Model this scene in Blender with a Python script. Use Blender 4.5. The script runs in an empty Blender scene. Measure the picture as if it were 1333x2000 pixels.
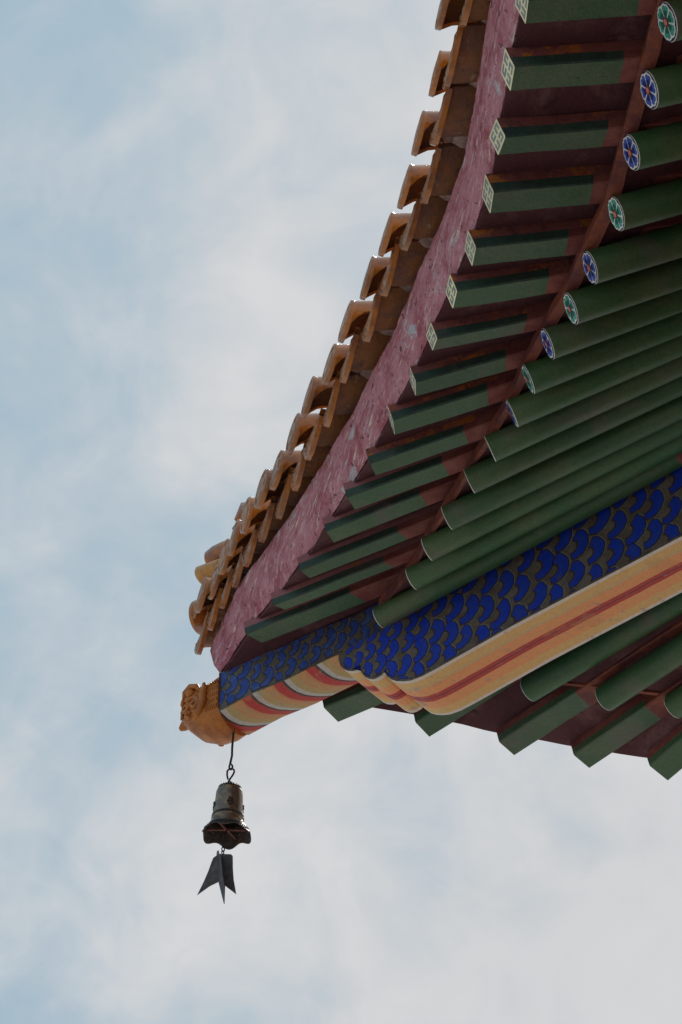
import bpy, bmesh, math, random
from mathutils import Vector, Matrix, noise
random.seed(7)
R = math.radians
scene = bpy.context.scene
COL = scene.collection

# ---------------------------------------------------------------- camera
CAMC = Vector((-1.7031, -13.5327, -10.20767))
CR = Vector((0.989926, -0.139555, 0.0239)).normalized()
CF = Vector((0.092037, 0.762533, 0.640369)).normalized()
CU = CR.cross(CF).normalized()
FPX = 9319.04
cd = bpy.data.cameras.new('camera'); cam = bpy.data.objects.new('camera', cd); COL.objects.link(cam)
cd.sensor_fit = 'VERTICAL'; cd.sensor_height = 36.0; cd.lens = FPX/2000*36.0
cd.clip_start = 0.1; cd.clip_end = 3000
cam.matrix_world = Matrix(((CR.x, CU.x, -CF.x, CAMC.x), (CR.y, CU.y, -CF.y, CAMC.y), (CR.z, CU.z, -CF.z, CAMC.z), (0, 0, 0, 1)))
scene.camera = cam

# ---------------------------------------------------------------- light
SUN_EL, SUN_AZ = 50.0, 20.0      # azimuth clockwise from +Y
world = bpy.data.worlds.new("World"); scene.world = world; world.use_nodes = True
def build_world():
    nt = world.node_tree; N = nt.nodes; K = nt.links
    for n in list(N): N.remove(n)
    out = N.new('ShaderNodeOutputWorld'); bg = N.new('ShaderNodeBackground'); bg.inputs['Strength'].default_value = 0.1
    sky = N.new('ShaderNodeTexSky'); sky.sky_type = 'NISHITA'; sky.sun_disc = False
    sky.sun_elevation = R(SUN_EL); sky.sun_rotation = R(SUN_AZ); sky.air_density = 1.0; sky.dust_density = 1.5
    tc = N.new('ShaderNodeTexCoord')
    def math_(op, a, b=None, c=None):
        n = N.new('ShaderNodeMath'); n.operation = op
        for i, v in enumerate((a, b, c)):
            if v is None: continue
            if isinstance(v, (int, float)): n.inputs[i].default_value = v
            else: K.new(v, n.inputs[i])
        return n.outputs[0]
    def noise_(scale, det, rough, dist=0.0, off=(0, 0, 0), st=(1, 1, 1)):
        mp = N.new('ShaderNodeMapping'); K.new(tc.outputs['Generated'], mp.inputs['Vector'])
        mp.inputs['Location'].default_value = off; mp.inputs['Scale'].default_value = st
        n = N.new('ShaderNodeTexNoise'); n.inputs['Scale'].default_value = scale; n.inputs['Detail'].default_value = det
        n.inputs['Roughness'].default_value = rough; n.inputs['Distortion'].default_value = dist
        K.new(mp.outputs[0], n.inputs['Vector']); return n.outputs['Fac']
    def dot_(v):
        n = N.new('ShaderNodeVectorMath'); n.operation = 'DOT_PRODUCT'; K.new(tc.outputs['Generated'], n.inputs[0]); n.inputs[1].default_value = v
        return n.outputs['Value']
    n1 = noise_(11.0, 6, 0.52, 0.5, (4.1, 0.7, 2.3)); n2 = noise_(34.0, 7, 0.55, 0.6, (1.4, 0.4, 2.0)); n3 = noise_(100.0, 5, 0.5, 0.2)
    # the cloud bank thickens towards the east (+X) and breaks up towards the west
    side = dot_(CR)
    f = math_('MULTIPLY_ADD', side, 6.6, 0.76)
    f = math_('ADD', f, math_('MULTIPLY', math_('SUBTRACT', n1, 0.5), 1.9))
    f = math_('ADD', f, math_('MULTIPLY', math_('SUBTRACT', n2, 0.5), 1.05))
    f = math_('ADD', f, math_('MULTIPLY', math_('SUBTRACT', n3, 0.5), 0.22))
    mr = N.new('ShaderNodeMapRange'); mr.interpolation_type = 'SMOOTHSTEP'; mr.inputs['From Min'].default_value = 0.0; mr.inputs['From Max'].default_value = 1.0
    K.new(f, mr.inputs['Value'])
    blue = N.new('ShaderNodeMix'); blue.data_type = 'RGBA'; blue.inputs['Factor'].default_value = 0.93
    K.new(sky.outputs[0], blue.inputs['A']); blue.inputs['B'].default_value = (2.75, 3.95, 4.8, 1)
    tone = math_('MULTIPLY_ADD', n2, 0.8, math_('MULTIPLY', n1, 0.7))
    mt = N.new('ShaderNodeMapRange'); mt.inputs['From Min'].default_value = 0.55; mt.inputs['From Max'].default_value = 0.95; K.new(tone, mt.inputs['Value'])
    cl = N.new('ShaderNodeMix'); cl.data_type = 'RGBA'; K.new(mt.outputs[0], cl.inputs['Factor'])
    cl.inputs['A'].default_value = (5.3, 5.42, 5.56, 1); cl.inputs['B'].default_value = (5.9, 5.95, 6.05, 1)
    mx = N.new('ShaderNodeMix'); mx.data_type = 'RGBA'; K.new(mr.outputs[0], mx.inputs['Factor'])
    K.new(blue.outputs['Result'], mx.inputs['A']); K.new(cl.outputs['Result'], mx.inputs['B'])
    K.new(mx.outputs['Result'], bg.inputs['Color']); K.new(bg.outputs[0], out.inputs['Surface'])
build_world()
sd = bpy.data.lights.new('sun', 'SUN'); sd.energy = 2.7; sd.angle = R(14); sd.color = (1.0, 0.96, 0.9)
sun = bpy.data.objects.new('sun', sd); COL.objects.link(sun)
sdir = Vector((math.cos(R(SUN_EL))*math.sin(R(SUN_AZ)), math.cos(R(SUN_EL))*math.cos(R(SUN_AZ)), math.sin(R(SUN_EL))))
sun.rotation_euler = sdir.to_track_quat('Z', 'Y').to_euler(); sun.location = (0, 0, 20)
vs = scene.view_settings; vs.view_transform = 'Standard'; vs.look = 'None'; vs.gamma = 1; vs.exposure = 0.2
scene.render.resolution_x = 682; scene.render.resolution_y = 1024

# ---------------------------------------------------------------- geometry of the picture
def ray(px, py): return (CF + CR*((px-666.5)/FPX) - CU*((py-1000)/FPX)).normalized()
AX = Vector((1, -1, 0)).normalized()       # hip axis, inward
NR = Vector((1, 1, 0)).normalized()        # across the hip, from the left eave to the right eave
ZZ = Vector((0, 0, 1))
def hip(px, py, off):                      # (distance along hip, height) on a vertical face parallel to the hip
    d = ray(px, py); n = -NR; t = (off - CAMC.dot(n))/d.dot(n); P = CAMC + d*t
    return P.dot(AX), P.z
def hp(a, z, w=0.0): return AX*a + NR*w + ZZ*z

# measured rafters: near bottom corner, far bottom corner, centre of round rafter end, plan angle, slope, slope of round rafter
LR = [([-0.4048, -0.0002, 0.5338], [-0.3356, 0.0427, 0.5338], [0.0357, -0.3573, 0.3861], 43.0, -0.033, 0.136), ([-0.34, -0.307, 0.4334], [-0.2911, -0.2857, 0.4334], [0.1093, -0.653, 0.3382], 40.0, 0.017, 0.165), ([-0.2833, -0.6161, 0.3532], [-0.239, -0.5774, 0.3532], [0.1285, -0.8851, 0.2877], 36.5, 0.079, 0.203), ([-0.2303, -0.9124, 0.2973], [-0.1916, -0.8526, 0.2973], [0.1597, -1.1279, 0.2337], 33.5, 0.129, 0.238), ([-0.1946, -1.1885, 0.2273], [-0.1553, -1.1235, 0.2273], [0.1976, -1.3712, 0.2013], 30.0, 0.151, 0.283), ([-0.1523, -1.4508, 0.164], [-0.1223, -1.3886, 0.164], [0.2302, -1.599, 0.1568], 26.0, 0.188, 0.34), ([-0.1132, -1.7153, 0.1365], [-0.0947, -1.6369, 0.1365], [0.2669, -1.8223, 0.1268], 21.5, 0.229, 0.385), ([-0.0738, -1.9647, 0.0935], [-0.0625, -1.8908, 0.0935], [0.2849, -2.0357, 0.0944], 17.0, 0.253, 0.415), ([-0.0408, -2.2088, 0.0718], [-0.0467, -2.1451, 0.0718], [0.3106, -2.2556, 0.0584], 12.5, 0.215, 0.436), ([-0.0183, -2.4709, 0.0472], [-0.018, -2.3816, 0.0472], [0.3447, -2.4838, 0.0123], 9.0, 0.211, 0.459), ([0.0017, -2.7233, 0.0057], [0.0042, -2.6329, 0.0057], [0.3648, -2.7163, -0.0197], 6.0, 0.205, 0.462), ([0.0143, -2.9847, 0.0003], [0.0196, -2.8854, 0.0003], [0.4029, -2.9588, -0.0085], 3.5, 0.226, 0.472), ([0.008, -3.2421, -0.0108], [0.0, -3.1569, -0.0108], [0.4019, -3.2135, 0.0121], 2.0, 0.235, 0.461), ([-0.012, -3.5273, 0.0045], [-0.0072, -3.4204, 0.0045], [0.4064, -3.4813, 0.0184], 1.0, 0.244, 0.463), ([-0.0187, -3.8112, -0.0006], [-0.0106, -3.7102, -0.0006], [0.4071, -3.7608, 0.0287], 0.0, 0.273, 0.487)]
RR = [([-0.0563, 0.4542, 0.586], [0.0108, 0.5348, 0.586], [0.3573, -0.0357, 0.3861], 43.0, -0.069, 0.08), ([0.263, 0.2745, 0.4231], [0.3287, 0.3546, 0.4231], [0.624, -0.0749, 0.3563], 40.0, 0.1, 0.08), ([0.5622, 0.2055, 0.3209], [0.6333, 0.2783, 0.3209], [0.887, -0.1522, 0.2902], 36.5, 0.065, 0.067), ([0.8455, 0.2405, 0.3225], [0.9192, 0.3102, 0.3225], [1.146, -0.1231, 0.3112], 33.5, 0.046, 0.061), ([1.1121, 0.1656, 0.2523], [1.1974, 0.2427, 0.2523], [1.3712, -0.1976, 0.2013], 30.0, 0.112, 0.08)]
DRIP = [(-3.496, 0.157), (-3.247, 0.178), (-2.978, 0.187), (-2.703, 0.167), (-2.43, 0.168), (-2.18, 0.172), (-1.925, 0.167), (-1.66, 0.174), (-1.392, 0.157), (-1.133, 0.152), (-0.891, 0.134), (-0.684, 0.13), (-0.487, 0.131), (-0.259, 0.121), (-0.053, 0.105), (0.1, 0.097), (0.234, 0.084), (0.382, 0.064)]
COV = [(-3.41, 0.223), (-3.131, 0.217), (-2.851, 0.233), (-2.578, 0.22), (-2.31, 0.217), (-2.074, 0.22), (-1.814, 0.225), (-1.554, 0.207), (-1.336, 0.223), (-1.053, 0.199), (-0.778, 0.182), (-0.634, 0.19), (-0.419, 0.179), (-0.209, 0.169), (-0.03, 0.15), (0.136, 0.127), (0.219, 0.14)]

# ---------------------------------------------------------------- materials
def mat(name, base, alt=None, scale=6.0, thr=(0.45, 0.62), rough=0.7, bump=0.15, bscale=40, coat=0.0, metal=0.0, third=None, tthr=(0.62, 0.7), tscale=18, stretch=(1, 1, 1), spec=0.4):
    m = bpy.data.materials.new(name); m.use_nodes = True; nt = m.node_tree; N = nt.nodes; K = nt.links
    b = N['Principled BSDF']; b.inputs['Roughness'].default_value = rough; b.inputs['Metallic'].default_value = metal
    b.inputs['Specular IOR Level'].default_value = spec
    if coat: b.inputs['Coat Weight'].default_value = coat; b.inputs['Coat Roughness'].default_value = 0.12
    tc = N.new('ShaderNodeTexCoord'); mp = N.new('ShaderNodeMapping'); K.new(tc.outputs['Object'], mp.inputs[0]); mp.inputs['Scale'].default_value = stretch
    def nz(s, d=6, r=0.6, dist=0.0):
        n = N.new('ShaderNodeTexNoise'); n.inputs['Scale'].default_value = s; n.inputs['Detail'].default_value = d; n.inputs['Roughness'].default_value = r
        n.inputs['Distortion'].default_value = dist; K.new(mp.outputs[0], n.inputs['Vector']); return n
    def mix(a, bb, fac, mode='MIX'):
        n = N.new('ShaderNodeMix'); n.data_type = 'RGBA'; n.blend_type = mode
        for s, v in (('A', a), ('B', bb)):
            if isinstance(v, tuple): n.inputs[s].default_value = v + (1,)
            else: K.new(v, n.inputs[s])
        if isinstance(fac, float): n.inputs['Factor'].default_value = fac
        else: K.new(fac, n.inputs['Factor'])
        return n.outputs['Result']
    def rng(v, a, bb):
        n = N.new('ShaderNodeMapRange'); n.interpolation_type = 'SMOOTHSTEP'; n.inputs['From Min'].default_value = a; n.inputs['From Max'].default_value = bb; K.new(v, n.inputs['Value']); return n.outputs[0]
    c = base
    if alt: c = mix(base, alt, rng(nz(scale, 7, 0.65, 0.3).outputs['Fac'], *thr))
    if third: c = mix(c, third, rng(nz(tscale, 8, 0.7, 0.8).outputs['Fac'], *tthr))
    fine = rng(nz(bscale*1.7, 5, 0.7).outputs['Fac'], 0.25, 0.75)
    c = mix(c, mix((0.84, 0.84, 0.84), (1.10, 1.10, 1.10), fine), 1.0, 'MULTIPLY')
    oi = N.new('ShaderNodeObjectInfo'); mr = N.new('ShaderNodeMapRange'); K.new(oi.outputs['Random'], mr.inputs['Value']); mr.inputs['To Min'].default_value = 0.84; mr.inputs['To Max'].default_value = 1.14
    hs = N.new('ShaderNodeHueSaturation'); K.new(c, hs.inputs['Color']); K.new(mr.outputs[0], hs.inputs['Value']); c = hs.outputs['Color']
    K.new(c, b.inputs['Base Color'])
    bp = N.new('ShaderNodeBump'); bp.inputs['Strength'].default_value = bump; bp.inputs['Distance'].default_value = 0.01
    K.new(nz(bscale, 8, 0.65).outputs['Fac'], bp.inputs['Height']); K.new(bp.outputs[0], b.inputs['Normal'])
    m['mix'] = 1
    return m
M = {}
M['green'] = mat('green_paint', (0.048, 0.118, 0.055), (0.080, 0.135, 0.072), 5, (0.4, 0.65), 0.5, 0.35, 60, third=(0.17, 0.19, 0.155), tthr=(0.665, 0.70), tscale=24)
M['green_round'] = mat('green_round_paint', (0.034, 0.105, 0.038), (0.070, 0.12, 0.050), 4, (0.4, 0.65), 0.45, 0.3, 55, third=(0.13, 0.15, 0.115), tthr=(0.68, 0.71), tscale=20)
M['shaded_green'] = mat('shaded_green_paint', (0.030, 0.070, 0.050), (0.025, 0.050, 0.042), 14, (0.4, 0.6), 0.55, 0.35, 60, third=(0.16, 0.22, 0.19), tthr=(0.68, 0.76), tscale=30)  # same green paint as the underside, with the rafter sides' shade painted in
M['red'] = mat('oxide_red_paint', (0.17, 0.042, 0.038), (0.25, 0.085, 0.065), 7, (0.4, 0.65), 0.7, 0.3, 50)
M['rust'] = mat('flaking_red_orange_paint', (0.22, 0.07, 0.06), (0.42, 0.13, 0.025), 9, (0.50, 0.60), 0.7, 0.4, 60, third=(0.14, 0.045, 0.05), tthr=(0.5, 0.62), tscale=20)
M['rust_mauve'] = mat('faded_red_paint', (0.30, 0.12, 0.13), (0.36, 0.13, 0.06), 8, (0.56, 0.66), 0.7, 0.4, 60, third=(0.18, 0.07, 0.08), tthr=(0.55, 0.66), tscale=20)
M['strip'] = mat('orange_red_board_paint', (0.24, 0.065, 0.035), (0.13, 0.035, 0.035), 8, (0.42, 0.58), 0.65, 0.35, 50, third=(0.5, 0.24, 0.02), tthr=(0.66, 0.70), tscale=16)
M['board'] = mat('mauve_soffit_board', (0.085, 0.028, 0.035), (0.18, 0.085, 0.09), 4, (0.48, 0.70), 0.8, 0.4, 45, third=(0.05, 0.018, 0.024), tthr=(0.56, 0.68), tscale=8)
M['fascia'] = mat('pink_lime_plaster', (0.54, 0.235, 0.285), (0.36, 0.085, 0.115), 15, (0.40, 0.68), 0.85, 0.9, 55, third=(0.50, 0.50, 0.53), tthr=(0.58, 0.64), tscale=9, stretch=(1.0, 0.45, 1.0))
M['wall'] = mat('red_wall_plaster', (0.30, 0.07, 0.06), (0.36, 0.10, 0.08), 1.5, (0.4, 0.6), 0.85, 0.3, 8)
M['glaze'] = mat('orange_glaze', (0.46, 0.155, 0.02), (0.26, 0.085, 0.025), 9, (0.42, 0.62), 0.2, 0.25, 35, 0.5, third=(0.22, 0.13, 0.10), tthr=(0.60, 0.70), tscale=22)
M['glaze_yel'] = mat('amber_glaze', (0.64, 0.31, 0.05), (0.50, 0.21, 0.035), 9, (0.42, 0.62), 0.32, 0.25, 35, 0.5, third=(0.2, 0.12, 0.08), tthr=(0.64, 0.72), tscale=22)
M['clay'] = mat('unglazed_tile_clay', (0.31, 0.125, 0.045), (0.22, 0.10, 0.065), 8, (0.45, 0.6), 0.7, 0.5, 45, 0.1, third=(0.10, 0.06, 0.05), tthr=(0.58, 0.68), tscale=14)
M['relief'] = mat('dusty_relief_glaze', (0.42, 0.18, 0.07), (0.52, 0.36, 0.29), 30, (0.48, 0.66), 0.55, 0.9, 90, 0.2, third=(0.18, 0.08, 0.05), tthr=(0.55, 0.65), tscale=60)
M['glaze_head'] = mat('brown_orange_head_glaze', (0.44, 0.15, 0.022), (0.30, 0.095, 0.02), 14, (0.42, 0.62), 0.5, 0.2, 60, 0.08, third=(0.16, 0.06, 0.025), tthr=(0.60, 0.70), tscale=30)
M['mortar'] = mat('pink_mortar', (0.52, 0.36, 0.33), (0.36, 0.24, 0.22), 30, (0.4, 0.6), 0.9, 0.8, 60)
M['scale_base'] = mat('grey_brown_scale_paint', (0.12, 0.098, 0.078), (0.18, 0.16, 0.14), 12, (0.42, 0.65), 0.75, 0.35, 70)
M['scale_line'] = mat('dark_outline_paint', (0.055, 0.035, 0.04), None, rough=0.7, bump=0.1)
M['scale_blue'] = mat('ultramarine_paint', (0.010, 0.045, 0.52), (0.02, 0.06, 0.42), 20, (0.4, 0.65), 0.55, 0.3, 70, third=(0.06, 0.09, 0.3), tthr=(0.66, 0.74), tscale=40)
M['scale_blue_dusty'] = mat('weathered_ultramarine_paint', (0.03, 0.075, 0.36), (0.08, 0.14, 0.38), 25, (0.45, 0.65), 0.7, 0.4, 70, third=(0.25, 0.27, 0.33), tthr=(0.66, 0.74), tscale=40)
M['scale_rim'] = mat('grey_green_scale_line', (0.20, 0.22, 0.21), None, rough=0.7)
M['cream'] = mat('cream_paint', (0.86, 0.78, 0.50), (0.76, 0.66, 0.42), 30, (0.45, 0.65), 0.7, 0.2, 80)
M['fret'] = mat('grey_blue_fret_paint', (0.24, 0.28, 0.28), (0.30, 0.33, 0.31), 30, (0.45, 0.65), 0.7, 0.2, 80)
M['navy'] = mat('navy_paint', (0.012, 0.02, 0.07), None, rough=0.5)
M['white'] = mat('white_line_paint', (0.86, 0.87, 0.87), (0.72, 0.74, 0.76), 40, (0.4, 0.6), 0.6, 0.1)
M['pblue'] = mat('petal_blue', (0.05, 0.11, 0.50), None, rough=0.5)
M['pblue_d'] = mat('petal_deep_blue', (0.01, 0.02, 0.19), None, rough=0.5)
M['pgreen'] = mat('petal_green', (0.05, 0.34, 0.26), None, rough=0.5)
M['pgreen_d'] = mat('petal_deep_green', (0.01, 0.12, 0.10), None, rough=0.5)
M['pbrown'] = mat('flower_ring_brown', (0.20, 0.05, 0.03), None, rough=0.5)
M['ppink'] = mat('flower_centre_pink', (0.72, 0.22, 0.20), None, rough=0.5)
M['iron'] = mat('dark_iron', (0.035, 0.037, 0.042), (0.06, 0.05, 0.045), 60, (0.45, 0.65), 0.55, 0.2, 80, metal=0.6)
M['bronze'] = mat('aged_bronze', (0.25, 0.19, 0.145), (0.48, 0.33, 0.19), 22, (0.45, 0.62), 0.38, 0.18, 60, metal=0.75, third=(0.16, 0.16, 0.17), tthr=(0.52, 0.64), tscale=28)
M['bronze_dark'] = mat('blackened_bronze_relief', (0.07, 0.06, 0.055), (0.13, 0.10, 0.08), 60, (0.45, 0.62), 0.5, 1.0, 160, metal=0.7)
M['copper'] = mat('red_brown_rusted_bar', (0.26, 0.10, 0.07), (0.15, 0.06, 0.05), 60, (0.4, 0.6), 0.7, 0.5, 90, metal=0.2)
M['tin'] = mat('dark_sheet_metal', (0.075, 0.068, 0.068), (0.13, 0.105, 0.10), 30, (0.45, 0.62), 0.6, 0.4, 60, metal=0.3)
M['ground'] = mat('pale_stone_paving', (0.42, 0.40, 0.37), (0.34, 0.32, 0.30), 0.6, (0.4, 0.6), 0.85, 0.2, 3)

def stripe_mat(name, stops, mode):
    """painted bands read from the mesh UVs: mode 'v' = along the beam, 'wave' = curved bands across it"""
    m = bpy.data.materials.new(name); m.use_nodes = True; nt = m.node_tree; N = nt.nodes; K = nt.links
    b = N['Principled BSDF']; b.inputs['Roughness'].default_value = 0.6
    uv = N.new('ShaderNodeUVMap'); uv.uv_map = 'UVMap'; sp = N.new('ShaderNodeSeparateXYZ'); K.new(uv.outputs[0], sp.inputs[0])
    tc = N.new('ShaderNodeTexCoord')
    def ma(op, *a):
        n = N.new('ShaderNodeMath'); n.operation = op
        for i, v in enumerate(a):
            if isinstance(v, (int, float)): n.inputs[i].default_value = v
            else: K.new(v, n.inputs[i])
        return n.outputs[0]
    def nz(s, d=5, r=0.6, src=None):
        n = N.new('ShaderNodeTexNoise'); n.inputs['Scale'].default_value = s; n.inputs['Detail'].default_value = d; n.inputs['Roughness'].default_value = r
        K.new(src or tc.outputs['Object'], n.inputs['Vector']); return n.outputs['Fac']
    wob = ma('MULTIPLY', ma('SUBTRACT', nz(9), 0.5), 0.035 if mode == 'v' else 0.22)
    if mode == 'v': q = ma('ADD', sp.outputs[1], wob)
    else:
        bow = ma('MULTIPLY', ma('POWER', sp.outputs[1], 2.2), -0.60)
        q = ma('FRACT', ma('ADD', ma('ADD', ma('DIVIDE', sp.outputs[0], 0.148), bow), ma('MULTIPLY', wob, 0.6)))
    cr = N.new('ShaderNodeValToRGB'); K.new(q, cr.inputs[0]); e = cr.color_ramp; e.interpolation = 'CONSTANT'
    e.elements[0].position = stops[0][0]; e.elements[0].color = stops[0][1] + (1,)
    e.elements[1].position = stops[1][0]; e.elements[1].color = stops[1][1] + (1,)
    for p, c in stops[2:]:
        x = e.elements.new(p); x.color = c + (1,)
    def mix(a, bb, fac, mode='MIX'):
        n = N.new('ShaderNodeMix'); n.data_type = 'RGBA'; n.blend_type = mode
        for s, v in (('A', a), ('B', bb)):
            if isinstance(v, tuple): n.inputs[s].default_value = v + (1,)
            else: K.new(v, n.inputs[s])
        if isinstance(fac, float): n.inputs['Factor'].default_value = fac
        else: K.new(fac, n.inputs['Factor'])
        return n.outputs['Result']
    def rng(v, a, bb, top=1.0):
        n = N.new('ShaderNodeMapRange'); n.interpolation_type = 'SMOOTHSTEP'; n.inputs['From Min'].default_value = a; n.inputs['From Max'].default_value = bb
        n.inputs['To Max'].default_value = top; K.new(v, n.inputs['Value']); return n.outputs[0]
    c = cr.outputs[0]
    c = mix(c, (0.30, 0.28, 0.24), rng(nz(16, 8, 0.7), 0.56, 0.70, 0.75))      # grime blotches
    c = mix(c, (0.55, 0.26, 0.10), rng(nz(7, 4, 0.5), 0.60, 0.68, 0.35))
    c = mix(c, mix((0.8, 0.8, 0.8), (1.12, 1.12, 1.12), rng(nz(90), 0.3, 0.7)), 0.4, 'MULTIPLY')
    K.new(c, b.inputs['Base Color'])
    bp = N.new('ShaderNodeBump'); bp.inputs['Strength'].default_value = 0.3; bp.inputs['Distance'].default_value = 0.008; K.new(nz(45, 8), bp.inputs['Height']); K.new(bp.outputs[0], b.inputs['Normal'])
    return m
Wc, Yc, Oc, Rc, Kc = (0.66, 0.60, 0.54), (0.68, 0.43, 0.16), (0.76, 0.33, 0.13), (0.47, 0.045, 0.04), (0.09, 0.045, 0.04)
M['stripes'] = stripe_mat('lengthwise_painted_stripes', [(0.0, Wc), (0.055, Yc), (0.20, (0.60, 0.42, 0.20)), (0.25, Oc), (0.43, Rc), (0.495, Kc), (0.515, Rc), (0.585, Oc), (0.78, Yc), (0.945, Wc)], 'v')
M['bands'] = stripe_mat('curved_painted_bands', [(0.0, (0.07, 0.05, 0.05)), (0.045, (0.50, 0.49, 0.46)), (0.19, (0.46, 0.34, 0.15)), (0.40, (0.54, 0.29, 0.13)), (0.64, (0.55, 0.23, 0.10)), (0.71, Rc), (0.97, (0.07, 0.05, 0.05))], 'wave')

def add_crack(m):
    """dark pits and pale brush strokes on the plaster"""
    nt = m.node_tree; N = nt.nodes; K = nt.links; b = N['Principled BSDF']
    src = b.inputs['Base Color'].links[0].from_socket
    tc = N.new('ShaderNodeTexCoord')
    def layer(src, scale, st, lo, hi, col, dist=1.0, top=1.0, rot=(0, 0, 0)):
        mp = N.new('ShaderNodeMapping'); K.new(tc.outputs['Object'], mp.inputs[0]); mp.inputs['Scale'].default_value = st; mp.inputs['Rotation'].default_value = rot
        n = N.new('ShaderNodeTexNoise'); n.inputs['Scale'].default_value = scale; n.inputs['Detail'].default_value = 6; n.inputs['Roughness'].default_value = 0.65; n.inputs['Distortion'].default_value = dist
        K.new(mp.outputs[0], n.inputs['Vector'])
        r = N.new('ShaderNodeMapRange'); r.interpolation_type = 'SMOOTHSTEP'; r.inputs['From Min'].default_value = lo; r.inputs['From Max'].default_value = hi; r.inputs['To Max'].default_value = top; K.new(n.outputs['Fac'], r.inputs['Value'])
        x = N.new('ShaderNodeMix'); x.data_type = 'RGBA'; K.new(r.outputs[0], x.inputs['Factor']); K.new(src, x.inputs['A']); x.inputs['B'].default_value = col + (1,)
        return x.outputs['Result'], r.outputs[0]
    c, _ = layer(src, 36, (1, 0.3, 2.2), 0.52, 0.66, (0.64, 0.40, 0.45), 0.5, 0.75, (0.5, 0, 0))
    c, _ = layer(c, 30, (1.6, 0.22, 2.2), 0.60, 0.65, (0.74, 0.66, 0.54), 0.2, 0.7, (1.0, 0, 0.35))
    c, pit = layer(c, 48, (1, 0.6, 1), 0.60, 0.63, (0.15, 0.05, 0.06), 0.6, 0.95)
    K.new(c, b.inputs['Base Color'])
def add_wear(m, col, scale, st, lo, hi, top, dist=0.6):
    nt = m.node_tree; N = nt.nodes; K = nt.links; b = N['Principled BSDF']; src = b.inputs['Base Color'].links[0].from_socket
    tc = N.new('ShaderNodeTexCoord'); mp = N.new('ShaderNodeMapping'); K.new(tc.outputs['Object'], mp.inputs[0]); mp.inputs['Scale'].default_value = st
    n = N.new('ShaderNodeTexNoise'); n.inputs['Scale'].default_value = scale; n.inputs['Detail'].default_value = 8; n.inputs['Roughness'].default_value = 0.7; n.inputs['Distortion'].default_value = dist
    K.new(mp.outputs[0], n.inputs['Vector']); r = N.new('ShaderNodeMapRange'); r.interpolation_type = 'SMOOTHSTEP'
    r.inputs['From Min'].default_value = lo; r.inputs['From Max'].default_value = hi; r.inputs['To Max'].default_value = top; K.new(n.outputs['Fac'], r.inputs['Value'])
    x = N.new('ShaderNodeMix'); x.data_type = 'RGBA'; K.new(r.outputs[0], x.inputs['Factor']); K.new(src, x.inputs['A']); x.inputs['B'].default_value = col + (1,); K.new(x.outputs['Result'], b.inputs['Base Color'])
for k_ in ('green', 'green_round', 'shaded_green'):
    add_wear(M[k_], (0.12, 0.10, 0.09), 3.2, (1, 1, 1), 0.50, 0.74, 0.75)
    add_wear(M[k_], (0.02, 0.03, 0.025), 55, (0.25, 1, 1), 0.64, 0.68, 0.8)
    add_wear(M[k_], (0.30, 0.27, 0.24), 13, (1, 1, 1), 0.70, 0.715, 0.85, 1.4)
for k_ in ('cream', 'fret', 'white', 'pblue', 'pgreen', 'pblue_d', 'pgreen_d'): add_wear(M[k_], (0.20, 0.17, 0.15), 38, (1, 1, 1), 0.62, 0.70, 0.7)
for k_ in ('scale_blue', 'scale_blue_dusty'): add_wear(M[k_], (0.10, 0.09, 0.09), 24, (1, 1, 1), 0.60, 0.70, 0.7)
add_wear(M['scale_base'], (0.27, 0.25, 0.23), 32, (1, 1, 1), 0.58, 0.68, 0.6)
for k_ in ('glaze', 'glaze_yel'): add_wear(M[k_], (0.12, 0.06, 0.035), 12, (1, 1, 1), 0.54, 0.72, 0.8); add_wear(M[k_], (0.62, 0.50, 0.42), 45, (1, 1, 1), 0.66, 0.72, 0.7)
add_wear(M['clay'], (0.48, 0.38, 0.32), 9, (1, 1, 1), 0.58, 0.66, 0.6, 1.5)
for k_ in ('stripes', 'bands'): add_wear(M[k_], (0.30, 0.27, 0.25), 60, (0.4, 0.4, 1), 0.62, 0.68, 0.7); add_wear(M[k_], (0.10, 0.07, 0.06), 11, (1, 1, 1), 0.685, 0.70, 0.8, 2.0)
add_crack(M['fascia'])

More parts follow.
